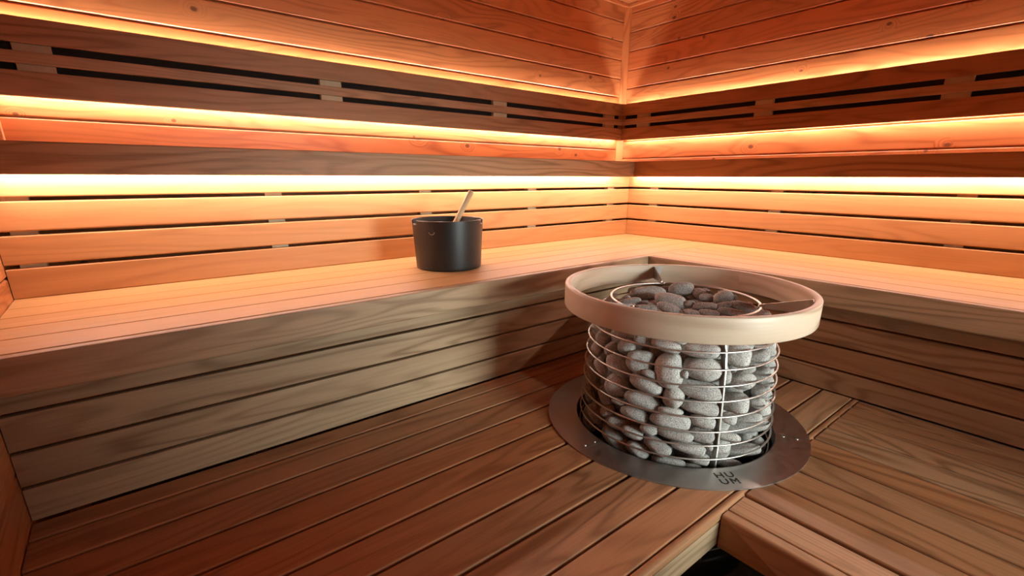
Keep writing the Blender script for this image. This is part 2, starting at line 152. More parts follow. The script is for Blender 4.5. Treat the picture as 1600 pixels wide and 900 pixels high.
# ------------------------------------------------------------ mesh building
class MB:
    def __init__(s): s.v=[];s.f=[];s.g=[];s.r=[];s.h=[];s.sm=[]
    def add(s,vs,fs,gs=None,rnd=None,hue=0,smooth=False):
        o=len(s.v); rnd=random.random() if rnd is None else rnd
        s.v+=[tuple(p) for p in vs]; s.f+=[tuple(o+i for i in f) for f in fs]
        s.g+=[tuple(q) for q in (gs or vs)]; s.r+=[rnd]*len(vs); s.h+=[hue]*len(vs); s.sm+=[smooth]*len(fs)
    def plank(s,ax,e0,e1,u0,u1,v0,v1,r=.003,seg=3,rnd=None,hue=None):
        """board along ax; e0/e1 numbers or functions of u; rounded cross-section u0..u1 x v0..v1"""
        r=min(r,(u1-u0)*.45,(v1-v0)*.45)
        cs=[]
        for (cu,cv,a0) in ((u1-r,v1-r,0),(u0+r,v1-r,90),(u0+r,v0+r,180),(u1-r,v0+r,270)):
            for k in range(seg+1):
                a=math.radians(a0+90*k/seg); cs.append((cu+r*math.cos(a),cv+r*math.sin(a)))
        n=len(cs); vs=[];gs=[]
        off=(random.uniform(0,60),random.uniform(0,60),random.uniform(0,60)); flip=random.choice((-1,1))
        for e in (e0,e1):
            for (u,v) in cs:
                w=e(u) if callable(e) else e
                vs.append({'x':(w,u,v),'y':(u,w,v),'z':(u,v,w)}[ax])
                gs.append((off[0]+w*flip,off[1]+u,off[2]+v) if u1-u0>=v1-v0 else (off[0]+w*flip,off[2]+v,off[1]+u))
        fs=[tuple(range(n))[::-1],tuple(range(n,2*n))]+[(i,(i+1)%n,n+(i+1)%n,n+i) for i in range(n)]
        if ax=='y': fs=[f[::-1] for f in fs]
        sm=[False,False]+[True]*n
        o=len(s.v); rnd=random.random() if rnd is None else rnd; hue=random.random()**1.5 if hue is None else hue
        s.v+=vs; s.f+=[tuple(o+i for i in f) for f in fs]; s.g+=gs; s.r+=[rnd]*len(vs); s.h+=[hue]*len(vs); s.sm+=[False]*len(fs)
    def box(s,x0,x1,y0,y1,z0,z1,**k):
        L={'x':x1-x0,'y':y1-y0,'z':z1-z0}; ax=max(L,key=L.get)
        a={'x':(x0,x1,y0,y1,z0,z1),'y':(y0,y1,x0,x1,z0,z1),'z':(z0,z1,x0,x1,y0,y1)}[ax]
        s.plank(ax,*a,**k)
    def tube(s,pts,r,n=10,closed=False,caps=True):
        pts=[Vector(p) for p in pts]; m=len(pts); vs=[];fs=[]
        up=None
        for i,p in enumerate(pts):
            if closed: t=(pts[(i+1)%m]-pts[i-1]).normalized()
            else: t=(pts[min(i+1,m-1)]-pts[max(i-1,0)]).normalized()
            if up is None:
                up=Vector((0,0,1)) if abs(t.z)<.9 else Vector((1,0,0))
            a=t.cross(up).normalized(); b2=t.cross(a).normalized(); up=-b2 if b2.dot(up)<0 else b2
            rr=r[i] if isinstance(r,(list,tuple)) else r
            for k in range(n):
                th=2*PI*k/n; vs.append(p+a*rr*math.cos(th)+b2*rr*math.sin(th))
        for i in range(m if closed else m-1):
            j=(i+1)%m
            for k in range(n): fs.append((i*n+k,i*n+(k+1)%n,j*n+(k+1)%n,j*n+k))
        if not closed and caps: fs+= [tuple(range(n))[::-1],tuple((m-1)*n+k for k in range(n))]
        s.add(vs,fs,smooth=True)
    def lathe(s,prof,n=64,c=(0,0,0),closed=False,smooth=True,gscale=1):
        vs=[];fs=[];gs=[];m=len(prof)
        for i in range(n+ (1 if gscale!=1 else 0)):
            th=2*PI*i/n
            for j,(r,z) in enumerate(prof):
                vs.append((c[0]+r*math.cos(th),c[1]+r*math.sin(th),c[2]+z)); gs.append((th*.38,r,z))
        full=gscale!=1
        for i in range(n):
            i2=i+1 if full else (i+1)%n
            for j in range(m if closed else m-1):
                j2=(j+1)%m; fs.append((i*m+j,i2*m+j,i2*m+j2,i*m+j2))
        s.add(vs,fs,gs,smooth=smooth)
    def build(s,name,mat,parent=None,loc=None):
        me=bpy.data.meshes.new(name); 
        off=Vector(loc) if loc is not None else Vector((0,0,0))
        me.from_pydata([tuple(Vector(p)-off) for p in s.v],[],s.f)
        a=me.attributes.new('gco','FLOAT_VECTOR','POINT'); a.data.foreach_set('vector',[c for g in s.g for c in g])
        a=me.attributes.new('rnd','FLOAT','POINT'); a.data.foreach_set('value',s.r)
        a=me.attributes.new('hue','FLOAT','POINT'); a.data.foreach_set('value',s.h)
        me.polygons.foreach_set('use_smooth',s.sm)
        me.materials.append(mat)
        bm=bmesh.new(); bm.from_mesh(me); bmesh.ops.recalc_face_normals(bm,faces=bm.faces); bm.to_mesh(me); bm.free()
        me.update()
        o=bpy.data.objects.new(name,me); COL.objects.link(o); o.location=off
        if parent:
            o.parent=parent; o.location=off-parent.location if loc is not None else -parent.location
        return o
def thing(name,label,cat,loc,group=None):
    o=bpy.data.objects.new(name,None); COL.objects.link(o); o.location=loc; o.empty_display_size=.1
    o['label']=label; o['category']=cat
    if group: o['group']=group
    return o
def struct(mb,name,mat):
    o=mb.build(name,mat); o['kind']='structure'; return o
# ------------------------------------------------------------ room measures
XE=-3.483; YF=-4.0; ZC=2.463
ZT,ZM,ZL=1.347,.892,.45           # three seat levels
DT,DB,DM,DR=.687,.553,1.223,1.125 # nosing top tier, upper riser face, nosing middle tier, lower riser face
DL=2.15
def clad(mb,side,pts,z0,z1,seam,hole=None):
    """tongue and groove boards; side 'y0': wall plane y=0 etc."""
    zs=[]; z=seam
    while z>z0: z-=.126
    while z<z1:
        a,b=max(z,z0),min(z+.126,z1)
        if b-a>.01: zs.append((a,b))
        z+=.126
    for a,b in zs:
        h=random.random()**1.3; r=random.random()
        if side=='y0': mb.plank('x',XE,0,0,.016,a+.0015,b-.0015,r=.0055,seg=1,rnd=r,hue=h)
        if side=='x0': mb.plank('y',YF,0,0,.016,a+.0015,b-.0015,r=.0055,seg=1,rnd=r,hue=h)
        if side=='xe': mb.plank('y',YF,0,XE-.016,XE,a+.0015,b-.0015,r=.0055,seg=1,rnd=r,hue=h)
        if side=='yf':
            segs=[(XE,0)]
            if hole and b>hole[2] and a<hole[3]: segs=[(XE,hole[0]),(hole[1],0)]
            for s0,s1 in segs: mb.plank('x',s0,s1,YF-.016,YF,a+.0015,b-.0015,r=.0055,seg=1,rnd=r,hue=h)
w=MB(); clad(w,'y0',None,0,ZC,1.4620); w.box(XE-.1,.1,.013,.06,0,ZC+.05,r=.001); struct(w,'wall_left',PINE)
w=MB(); clad(w,'x0',None,0,ZC,1.5210); w.box(.013,.06,YF-.1,.1,0,ZC+.05,r=.001); struct(w,'wall_right',PINE)
w=MB(); clad(w,'xe',None,0,ZC,1.4620); w.box(XE-.06,XE-.013,YF-.1,.1,0,ZC+.05,r=.001); struct(w,'wall_end',PINE)
WIN=(-2.2,-1.3,.68,1.55)
w=MB(); clad(w,'yf',None,0,ZC,1.4620,hole=WIN)
for a in ((XE-.1,WIN[0],0,ZC+.05),(WIN[1],.1,0,ZC+.05),(WIN[0],WIN[1],0,WIN[2]),(WIN[0],WIN[1],WIN[3],ZC+.05)): w.box(a[0],a[1],YF-.06,YF-.013,a[2],a[3],r=.001)
struct(w,'wall_front',PINE)
w=MB()
for (x0,x1,z0,z1) in ((WIN[0],WIN[1],WIN[2],WIN[2]+.04),(WIN[0],WIN[1],WIN[3]-.04,WIN[3]),(WIN[0],WIN[0]+.04,WIN[2]+.04,WIN[3]-.04),(WIN[1]-.04,WIN[1],WIN[2]+.04,WIN[3]-.04)): w.box(x0,x1,YF-.07,YF+.012,z0,z1,r=.004)
wf=struct(w,'window_1',BATTEN)
w=MB(); w.box(WIN[0]+.035,WIN[1]-.035,YF-.035,YF-.029,WIN[2]+.035,WIN[3]-.035,r=.001); w.build('window_pane',GLASS,wf)
w=MB(); x=XE
while x<0:
    w.plank('y',YF,0,x+.0015,min(x+.12,0)-.0015,-.025,0,r=.003); x+=.12
w.box(XE-.1,.1,YF-.1,.1,-.08,-.02,r=.001); struct(w,'floor',FLOORW)
w=MB(); y=YF
while y<0:
    w.plank('x',XE,0,y+.001,min(y+.126,0)-.001,ZC,ZC+.016,r=.004,seg=2); y+=.126
w.box(XE-.1,.1,YF-.1,.1,ZC+.013,ZC+.06,r=.001); struct(w,'ceiling',PINE)
# corner and ceiling trims
def prism(mb,poly,z0,z1):
    n=len(poly); vs=[(x,y,z0) for x,y in poly]+[(x,y,z1) for x,y in poly]
    mb.add(vs,[tuple(range(n))[::-1],tuple(range(n,2*n))]+[(i,(i+1)%n,n+(i+1)%n,n+i) for i in range(n)],[(q[2],q[0]+5,q[1]) for q in vs],rnd=.4,hue=.3)
w=MB(); prism(w,[(0,0),(-.042,0),(-.042,-.004),(-.036,-.008),(-.008,-.030),(-.004,-.034),(0,-.034)],ZT+.001,ZC-.024); struct(w,'trim_1',PINE)
w=MB(); w.plank('x',XE,0,-.022,-.0005,ZC-.024,ZC-.001,r=.004,hue=.2); struct(w,'trim_2',PINE)
w=MB(); w.plank('y',YF,-.0225,-.022,-.0005,ZC-.024,ZC-.001,r=.004,hue=.2); struct(w,'trim_3',PINE)
w=MB(); w.box(XE+.0005,XE+.024,-.026,-.0005,ZT+.001,ZC-.025,r=.004,hue=.2); struct(w,'trim_4',PINE)
# ------------------------------------------------------------ top tier benches
def top_bench(side):
    t=thing('sauna_bench',{'L':'topmost bench along the left wall, dark front board seen edge-on at eye level',
      'R':'topmost bench along the right wall, dark reddish front board seen edge-on at eye level'}[side],'bench',(-1.7,-.35,0) if side=='L' else (-.35,-2.3,0),None)
    s=MB(); ed=[.001,.115,.23,.345,.46,.575,DT-.026]
    for a,b in zip(ed,ed[1:]):
        if side=='L': s.plank('x',XE+.002,-.001,-b+.002,-a-.002,ZT-.026,ZT,r=.003)
        else: s.plank('y',YF+.002,-DT+.0-.003,-b+.002,-a-.002,ZT-.026,ZT,r=.003)
    s.build('seat',CEDAR,t)
    n=MB()
    if side=='L': n.plank('x',XE+.002,-DT+.026,-DT,-DT+.025,1.259,ZT,r=.004,rnd=.62,hue=.25)
    else: n.plank('y',YF+.002,-DT-.001,-DT,-DT+.025,1.259,ZT,r=.004,rnd=.8,hue=1)
    n.build('front_board',CEDAR,t)
    n=MB()
    if side=='L': n.plank('x',XE+.002,-.76,-.604,-.576,1.2743,ZT-.0262,r=.003)
    else: n.plank('y',YF+.002,-.60,-.604,-.576,1.2743,ZT-.0262,r=.003)
    n.build('bearer',BATTEN,t)
top_bench('L'); top_bench('R')
# ------------------------------------------------------------ slatted backs of the middle tier (they close the front of the top tier)
def lower_back(side):
    t=thing('slatted_backrest','four board backrest behind the '+('left' if side=='L' else 'right')+' bench with glowing top board','backrest',(-1.8,-DB,ZM) if side=='L' else (-DB,-2.3,ZM))
    s=MB()
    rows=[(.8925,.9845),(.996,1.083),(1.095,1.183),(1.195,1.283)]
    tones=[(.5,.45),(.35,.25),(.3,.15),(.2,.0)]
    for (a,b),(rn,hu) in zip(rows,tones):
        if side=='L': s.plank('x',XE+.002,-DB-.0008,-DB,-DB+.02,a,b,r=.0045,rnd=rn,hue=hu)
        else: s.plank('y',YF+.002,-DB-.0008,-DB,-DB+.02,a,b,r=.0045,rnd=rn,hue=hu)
    s.build('slat_panel',SEATW,t)
    for p in ([-3.42,-2.705,-2.043,-1.375,-.709] if side=='L' else [-.733,-1.478,-2.206,-2.94,-3.66]):
        b=MB()
        if side=='L': b.plank('z',.894,1.318,p-.031,p+.031,-DB+.0202,-DB+.05,r=.002)
        else: b.plank('z',.894,1.318,-DB+.0202,-DB+.05,p-.031,p+.031,r=.002)
        b.build('batten',BATTEN,t)
lower_back('L'); lower_back('R')
# ------------------------------------------------------------ slatted rails of the top tier
def rail(side):
    t=thing('wall_backrest','three slat back rail on the '+('left' if side=='L' else 'right')+' wall, lit above and below','backrest',(-1.8,-.03,1.528) if side=='L' else (-.03,-2.3,1.528))
    s=MB()
    for (a,b),(rn,hu) in zip([(1.528,1.613),(1.637,1.677),(1.704,1.787)],[(.7,.8),(.45,.4),(.6,.7)]):
        if side=='L': s.plank('x',XE+.002,lambda u:u-.0006,-.05,-.03,a,b,r=.003,rnd=rn-.05,hue=hu*.5)
        else: s.plank('y',YF+.002,lambda u:u-.0006,-.05,-.03,a,b,r=.003,rnd=rn+.1,hue=min(1,hu*1.3))
    s.build('slat_panel',CEDAR,t)
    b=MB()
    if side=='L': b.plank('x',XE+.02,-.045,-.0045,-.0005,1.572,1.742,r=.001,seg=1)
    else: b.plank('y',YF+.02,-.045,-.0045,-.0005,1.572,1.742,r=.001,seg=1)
    b.build('gap_shade_strip',GAP_SHADE,t)  # added black strip on the wall, stands in for shade in the slat gaps
    for p in ([-3.323,-2.26,-1.212,-.171] if side=='L' else [-.224,-1.105,-1.993,-2.9,-3.8]):
        b=MB()
        if side=='L': b.plank('z',1.572,1.742,p-.0525,p+.0525,-.0298,-.0048,r=.002)
        else: b.plank('z',1.572,1.742,-.0298,-.0048,p-.0525,p+.0525,r=.002)
        b.build('batten',BATTEN,t)
rail('L'); rail('R')
# ------------------------------------------------------------ led strips
def strip(side,d0,d1,z,up,s0,s1,label,mat,tilt=0.0):
    """aluminium channel with a glowing face; s0..s1 along the wall"""
    zc=(z-.010,z) if up else (z,z+.010)
    mid=(s0+s1)/2
    loc=(mid,-(d0+d1)/2,z) if side=='L' else (-(d0+d1)/2,mid,z)
    t=thing('led_strip',label,'light strip',loc)
    c=MB()
    if tilt:   # flat carrier rail, the glowing face hangs below it as a shallow V
        if side=='L': c.plank('x',s0,s1,-d1,-d0,z+tilt+.0002,z+tilt+.004,r=.0005,seg=1)
        else: c.plank('y',s0,s1,-d1,-d0,z+tilt+.0002,z+tilt+.004,r=.0005,seg=1)
    elif side=='L': c.plank('x',s0,s1,-d1,-d0,zc[0],zc[1],r=.001,seg=1)
    else: c.plank('y',s0,s1,-d1,-d0,zc[0],zc[1],r=.001,seg=1)
    c.build('channel',PLATE,t)
    g=MB(); n=24; e=.002; zz=z+(.0006 if up else -.0006)
    for k in range(n):
        a=s0+(s1-s0)*k/n; b=s0+(s1-s0)*(k+1)/n
        zt=zz+tilt
        dm=d0+.003
        for (p0,h0,p1,h1) in (((d0+.0005,zt,dm,zz),(dm,zz,d1-.0005,zt)) if tilt else ((d0+e,zz,d1-e,zz),)):
            if side=='L': q=[(a,-p1,h1),(b,-p1,h1),(b,-p0,h0),(a,-p0,h0)]
            else: q=[(-p1,a,h1),(-p0,a,h0),(-p0,b,h0),(-p1,b,h1)]
            g.add(q,[(0,1,2,3)])
    o=g.build('diffuser',mat,t)
    # one sided strip: recalc may flip open quads, so orient by hand
    bm=bmesh.new(); bm.from_mesh(o.data)
    for f in bm.faces:
        if (f.normal.z>0)!=up: f.normal_flip()
    bm.to_mesh(o.data); bm.free()
strip('L',.587,.5955,1.2635,False,XE+.01,-.76,'warm light strip tucked under the topmost left bench, shining on the backrest boards',LED_BENCH,.0065)
strip('R',.587,.5955,1.2635,False,-2.95,-.60,'warm light strip tucked under the topmost right bench, shining on the backrest boards',LED_BENCH,.0065)
strip('L',.014,.024,1.768,True,XE+.01,-.06,'warm light strip behind the top slat of the left wall rail, shining up',LED_UP)
strip('R',.014,.024,1.768,True,YF+.01,-.06,'warm light strip behind the top slat of the right wall rail, shining up',LED_UP)
strip('L',.012,.026,1.545,False,XE+.01,-.07,'warm light strip behind the bottom slat of the left wall rail, shining down',LED_DN)
strip('R',.012,.026,1.545,False,YF+.01,-.07,'warm light strip behind the bottom slat of the right wall rail, shining down',LED_DN)
# ------------------------------------------------------------ middle tier benches
def mid_bench(side):
    t=thing('sauna_bench',{'L':'middle bench along the left wall, lit pale seat carrying the black bucket',
      'R':'middle bench along the right wall, brightly lit seat right of the heater'}[side],'bench',(-1.9,-.9,0) if side=='L' else (-.9,-2.5,0))
    s=MB(); ed=[.526,.5775,.695,.815,.9365,1.057,1.189]
    for a,b in zip(ed,ed[1:]):
        if side=='L': s.plank('x',XE+.002,-.524,-b+.0022,-a-.0022,ZM-.026,ZM,r=.0022,hue=random.random()*.4,rnd=random.uniform(.1,.6))
        else: s.plank('y',YF+.002,-1.2248,-b+.0022,-a-.0022,ZM-.026,ZM,r=.0022,hue=random.random()*.4,rnd=random.uniform(.1,.6))
    if side=='L': s.plank('x',-1.222,-.524,-1.2232,-1.1905,ZM-.026,ZM,r=.0022,hue=.2,rnd=.3)
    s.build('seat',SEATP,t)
    n=MB()
    if side=='L': n.plank('x',XE+.002,-1.2235,-DM,-1.1908,.805,ZM,r=.005,rnd=.55,hue=0.0)
    else: n.plank('y',YF+.002,-1.2248,-DM,-1.1908,.805,ZM,r=.005,rnd=.6,hue=.3)
    n.build('front_board',CEDAR,t)
    s=MB()
    for (a,b),rn,hu in zip([(.452,.538),(.546,.631),(.639,.728),(.736,.83)],(.25,.75,.5,.5) if side=='L' else (1.2,1.3,1.35,1.2),(.0,.05,.05,.1) if side=='L' else (.6,.9,.8,.6)):
        if side=='L': s.plank('x',XE+.002,-DR-.0,-DR,-DR+.02,a,b,r=.0035,rnd=rn,hue=hu)
        else: s.plank('y',YF+.002,-DR-.0008,-DR,-DR+.02,a,b,r=.0035,rnd=rn,hue=hu)
    s.build('riser_panel',CEDAR,t)
mid_bench('L'); mid_bench('R')
# ------------------------------------------------------------ lower tier
HX,HY=-1.7865,-1.768
def cutL(R):
    def f(sign):
        def g(u):
            q=R*R-(u-HY)**2
            return HX+sign*math.sqrt(max(q,.0))
        return g
    return f
low=thing('sauna_bench','lowest bench on the left, broad dark boards running under the heater','bench',(-2.5,-1.7,0))
s=MB(); ed=[1.127,1.210,1.326,1.442,1.558,1.674,1.790,1.906,2.022]; c37=cutL(.372)
tl=[(.9,.6),(.7,.6),(1.2,.7),(.9,.95),(.8,1),(.75,.9),(.8,.7),(.7,.7)]
for i,(a,b) in enumerate(zip(ed,ed[1:])):
    u0,u1=-b+.0041,-a-.0041; rn,hu=tl[i]
    if b-.0033>-(HY+.33) and a<-(HY-.33):
        lo=c37(-1); hi=c37(1)
        if abs(u0-HY)<.365 and abs(u1-HY)<.365:
            s.plank('x',XE+.002,lo,u0,u1,ZL-.026,ZL,r=.005,rnd=rn,hue=hu)
            s.plank('x',hi,-DR-.002,u0,u1,ZL-.026,ZL,r=.005,rnd=rn,hue=hu); continue
    s.plank('x',XE+.002,-DR-.002,u0,u1,ZL-.026,ZL,r=.005,rnd=rn,hue=hu)
# broad front board, notched for the heater
s.plank('x',XE+.002,HX-.262,-2.1245,-2.0253,ZL-.026,ZL,r=.004,rnd=.3,hue=.75)
s.plank('x',HX+.262,-DR-.002,-2.1245,-2.0253,ZL-.026,ZL,r=.004,rnd=.6,hue=.5)
s.plank('x',HX-.2615,HX+.2615,-2.1245,-2.099,ZL-.026,ZL,r=.003,rnd=.5,hue=.5)
s.build('seat',CEDAR,low)
n=MB(); n.plank('x',XE+.002,-DR-.002,-2.150,-2.1265,ZL-.028,ZL,r=.010,seg=5,rnd=.45,hue=.75)
n.build('front_edge',CEDAR,low)
n=MB(); n.plank('x',XE+.002,-2.020,-2.149,-2.127,.352,ZL-.0282,r=.002,rnd=.25,hue=0)
n.build('front_board',CEDAR,low)
for x in (-3.3,-2.6,-1.3):
    for (ya,yb) in ((-1.186,-1.128),(-2.1255,-2.07)):
        s=MB(); s.box(x-.03,x+.03,ya,yb,.0,ZL-.0285,r=.003); s.build('support_post',BATTEN,low)
low=thing('sauna_bench','lowest bench on the right, boards running away from the heater with stepped front','bench',(-1.6,-3.0,0))
s=MB(); ed=[1.127,1.210,1.326,1.442,1.558,1.674,1.790,1.906,2.0165]
tl=[(1.2,.7),(1.5,.7),(1.1,.6),(.9,.5),(1.2,.9),(1.2,.7),(1.2,.8),(1.3,.8)]
for (a,b),(rn,hu) in zip(zip(ed,ed[1:]),tl):
    s.plank('y',YF+.002,-2.1525,-b+.0034,-a-.0034,ZL-.026,ZL,r=.005,rnd=rn,hue=hu)
s.build('seat',CEDAR,low)
n=MB(); n.plank('y',YF+.002,-2.1525,-2.1015,-2.0195,ZL-.031,ZL-.005,r=.003,rnd=-.1,hue=.6)
n.build('step_board',CEDAR,low)
n=MB(); n.plank('y',YF+.002,-2.1525,-2.1375,-2.1025,.345,ZL-.005,r=.008,seg=5,rnd=.1,hue=.6)
n.build('front_board',CEDAR,low)
for y in (-2.35,-3.1,-3.9):
    for (xa,xb) in ((-1.19,-1.13),(-2.08,-2.022)):
        s=MB(); s.box(xa,xb,y-.03,y+.03,.0,ZL-.0315,r=.003); s.build('support_post',BATTEN,low)
# ------------------------------------------------------------ heater
H=thing('sauna_heater','round steel cage heater full of grey stones with wooden guard ring and steel floor collar','heater',(HX,HY,0))
HC=Vector((HX,HY,0))
PROF=[(.10,.305),(.40,.312),(.484,.312),(.56,.308),(.65,.303),(.744,.296),(.795,.286),(.84,.262),(.876,.228)]
def rcage(z):
    for (a,ra),(b,rb) in zip(PROF,PROF[1:]):
        if a<=z<=b: return ra+(rb-ra)*(z-a)/(b-a)
    return PROF[0][1] if z<PROF[0][0] else PROF[-1][1]
def circ(r,z,n=96): return [(HX+r*math.cos(2*PI*k/n),HY+r*math.sin(2*PI*k/n),z) for k in range(n)]
for z in (.14,.21,.28,.35,.42,.472,.516,.5585,.604,.6515,.697,.745,.793,.838,.876):
    m=MB(); m.tube(circ(rcage(z)+.003,z),.0027 if z<.87 else .0038,n=8,closed=True); m.build('cage_hoop',WIRE,H)
for a in (-122,-2,118):
    A=math.radians(a); m=MB(); zs=[0.012,.1,.3,.44,.5,.56,.62,.68,.744,.77,.795,.82,.84,.86,.872]
    dx,dy=math.cos(A),math.sin(A); tx,ty=-dy,dx; vs=[];
    for z in zs:
        ro=rcage(z)-.0008; ri=ro-.026
        for r,sg in ((ro,-1),(ro,1),(ri,1),(ri,-1)): vs.append((HX+dx*r+tx*.0022*sg,HY+dy*r+ty*.0022*sg,z))
    k=len(zs); fs=[(0,1,2,3),tuple(4*(k-1)+i for i in range(4))]+[(4*i+j,4*i+(j+1)%4,4*i+4+(j+1)%4,4*i+4+j) for i in range(k-1) for j in range(4)]
    m.add(vs,fs); m.build('cage_post',WIRE,H)
# base drum inside the floor opening and the sleeve lining it
m=MB(); m.lathe([(.02,.0),(.30,.0),(.305,.01),(.305,.09),(.298,.10),(.02,.10)],64,(HX,HY,0)); m.build('base',DARKM,H)
m=MB(); m.lathe([(.3275,.453),(.3305,.453),(.3305,.20),(.3275,.20)],96,(HX,HY,0),closed=True); m.build('sleeve',DARKM,H)
# collar in three plates
def sector(r0,r1,a0,a1,z0,z1,n=40):
    vs=[]
    for i in range(n+1):
        a=math.radians(a0+(a1-a0)*i/n)
        for r,z in ((r0,z0),(r1,z0),(r1,z1),(r0,z1)): vs.append((HX+r*math.cos(a),HY+r*math.sin(a),z))
    fs=[(0,1,2,3),tuple(4*n+i for i in range(4))]+[(4*i+j,4*i+(j+1)%4,4*i+4+(j+1)%4,4*i+4+j) for i in range(n) for j in range(4)]
    return vs,fs
SEAMS=[-184.5,-62.2,58]
for i in range(3):
    a0=SEAMS[i]+.12; a1=(SEAMS[(i+1)%3]+(360 if i==2 else 0))-.12
    m=MB(); m.add(*sector(.329,.4295,a0,a1,ZL+.0004,ZL+.003+.0002*i))
    o=m.build('collar_plate',STEEL,H,loc=(HX,HY,ZL)); 
    for rr in (.353,.392):
        k=MB(); aa=math.radians(a0-2.2 if i!=9 else a0); px,py=HX+rr*math.cos(aa),HY+rr*math.sin(aa)
        k.lathe([(.0001,.0028),(.0025,.0027),(.0042,.0015),(.0045,0)],16,(px,py,ZL+.0034)); 
        k.build('collar_screw',WIRE,H)
# lettering cut in the front plate
def strokes(polys,u0,v0,s):
    """letter polygons in a unit box -> quads on the plate; u tangential to the right, v towards the centre"""
    A=math.radians(-122.6); n=Vector((math.cos(A),math.sin(A),0)); tt=Vector((-n.y,n.x,0))
    out=[]
    for p in polys:
        pts=[HC+n*(.3775-(v0+y*s))+tt*(u0+x*s)+Vector((0,0,ZL)) for x,y in p]; out.append(pts)
    return out
LET={'H':[[(0,0),(.2,0),(.2,1),(0,1)],[(.8,0),(1,0),(1,1),(.8,1)],[(.2,.36),(.42,.36),(.42,.56),(.2,.56)],[(.5,.36),(.8,.36),(.8,.56),(.5,.56)]],
'U':[[(0,.28),(.2,.34),(.2,1),(0,1)],[(0,.28),(.28,0),(.36,.2),(.2,.34)],[(.28,0),(.72,0),(.64,.2),(.36,.2)],[(.72,0),(1,.28),(.8,.34),(.64,.2)],[(.8,.34),(1,.28),(1,1),(.8,1)]],
'M':[[(0,0),(.2,0),(.2,1),(0,1)],[(.8,0),(1,0),(1,.22),(.8,.22)],[(.8,.3),(1,.3),(1,1),(.8,1)],[(.2,1),(.2,.68),(.5,.28),(.5,.62)],[(.5,.62),(.5,.28),(.8,.68),(.8,1)]]}
m=MB()
for ch,u,v in (('H',-.0275,.0025),('U',.0035,.0025),('U',-.0275,-.0265),('M',.0035,-.0265)):
    for pts in strokes(LET[ch],u,v,.0235):
        k=len(pts); lo_=[p+Vector((0,0,.0030)) for p in pts]; hi_=[p+Vector((0,0,.00345)) for p in pts]
        m.add(lo_+hi_,[tuple(range(k))[::-1],tuple(range(k,2*k))]+[(i,(i+1)%k,k+(i+1)%k,k+i) for i in range(k)])
o=m.build('lettering',INK,H); o['label']='black cut-out letters HU UM'
# wooden guard ring
RO,RI,Z0,Z1=.386,.3655,.849,.922
m=MB(); b_=.004
m.lathe([(RO,Z0+b_),(RO,Z1-b_),(RO-.0012,Z1-.0012),(RO-b_,Z1),(RI+b_,Z1),(RI+.0012,Z1-.0012),(RI,Z1-b_),(RI,Z0+b_),(RI+.0012,Z0+.0012),(RI+b_,Z0),(RO-b_,Z0),(RO-.0012,Z0+.0012)],128,(HX,HY,0),closed=True,gscale=2)
ring=m.build('guard_ring',RINGW,H)
A=math.radians(171); m=MB(); m.box(HX+math.cos(A)*RO-.0003,HX+math.cos(A)*RO+.004,HY+math.sin(A)*RO-.0006,HY+math.sin(A)*RO+.0006,Z0+.004,Z1-.004,r=.0001,seg=1)
m.build('joint_line',INK,ring)
for a in (50,-66,172):
    A=math.radians(a); n=Vector((math.cos(A),math.sin(A),0)); tt=Vector((-n.y,n.x,0)); 
    m=MB()
    def slab(p,q,th,off=0):
        """quad strip p (list of Vector) thickened by vector th"""
        k=len(p); vs=[v for v in p]+[v+th for v in p]
        m.add(vs,[tuple(range(k))[::-1],tuple(range(k,2*k))]+[(i,(i+1)%k,k+(i+1)%k,k+i) for i in range(k)])
    base=HC
    # radial web from hoop to ring
    slab([base+n*.229+Vector((0,0,.872)),base+n*.229+Vector((0,0,.884)),base+n*.3635+Vector((0,0,.915)),base+n*.3635+Vector((0,0,.868))],None,tt*.0025)
    # flange against the ring
    slab([base+n*.3625+tt*0+Vector((0,0,.868)),base+n*.3625+Vector((0,0,.915)),base+n*.3605-tt*.034+Vector((0,0,.915)),base+n*.3605-tt*.018+Vector((0,0,.868))],None,n*.0018)
    m.tube([base+n*.222+tt*.001+Vector((0,0,.877)),base+n*.238+tt*.001+Vector((0,0,.877))],.0065,n=10)
    br=m.build('bracket',PLATE,H)
    for (tq,zq) in ((-.008,.907),(-.026,.907),(-.013,.877)):
        k=MB(); p=base+n*.3605-tt*(-tq)*1.0*0+tt*tq+Vector((0,0,zq)); k.tube([p,p-n*.002],[.0032,.0022],n=10); k.build('bracket_screw',WIRE,br)
# re-express bracket screws in bracket space (bracket sits at the heater origin already)
# ------------------------------------------------------------ stones
def stone_mesh(i):
    bm=bmesh.new(); bmesh.ops.create_icosphere(bm,subdivisions=4,radius=1)
    rg=random.Random(100+i); from_mathutils=__import__('mathutils').noise
    off=Vector((rg.uniform(0,50),rg.uniform(0,50),rg.uniform(0,50))); e=rg.uniform(2.15,2.6)
    for v in bm.verts:
        p=v.co; L=(abs(p.x)**e+abs(p.y)**e+abs(p.z)**e)**(1/e); q=p/L
        k=1+.13*from_mathutils.noise(q*.9+off)+.035*from_mathutils.noise(q*2.3+off)
        q=q*k; q.z*=1-.10*q.x*(1 if i%2 else -1); q.y*=1+.08*q.x
        v.co=q*1.03
    me=bpy.data.meshes.new('stone'); bm.to_mesh(me); bm.free(); me.materials.append(STONE)
    me.polygons.foreach_set('use_smooth',[True]*len(me.polygons)); return me
SM=[stone_mesh(i) for i in range(10)]
GRP={0:'stones in the side of the heater cage',1:'stones in the open top of the heater',2:'stones on the far side of the heater cage',3:'stones deep inside the heater'}
CR=Vector((.7806,-.6250,.0029)); labs=[]
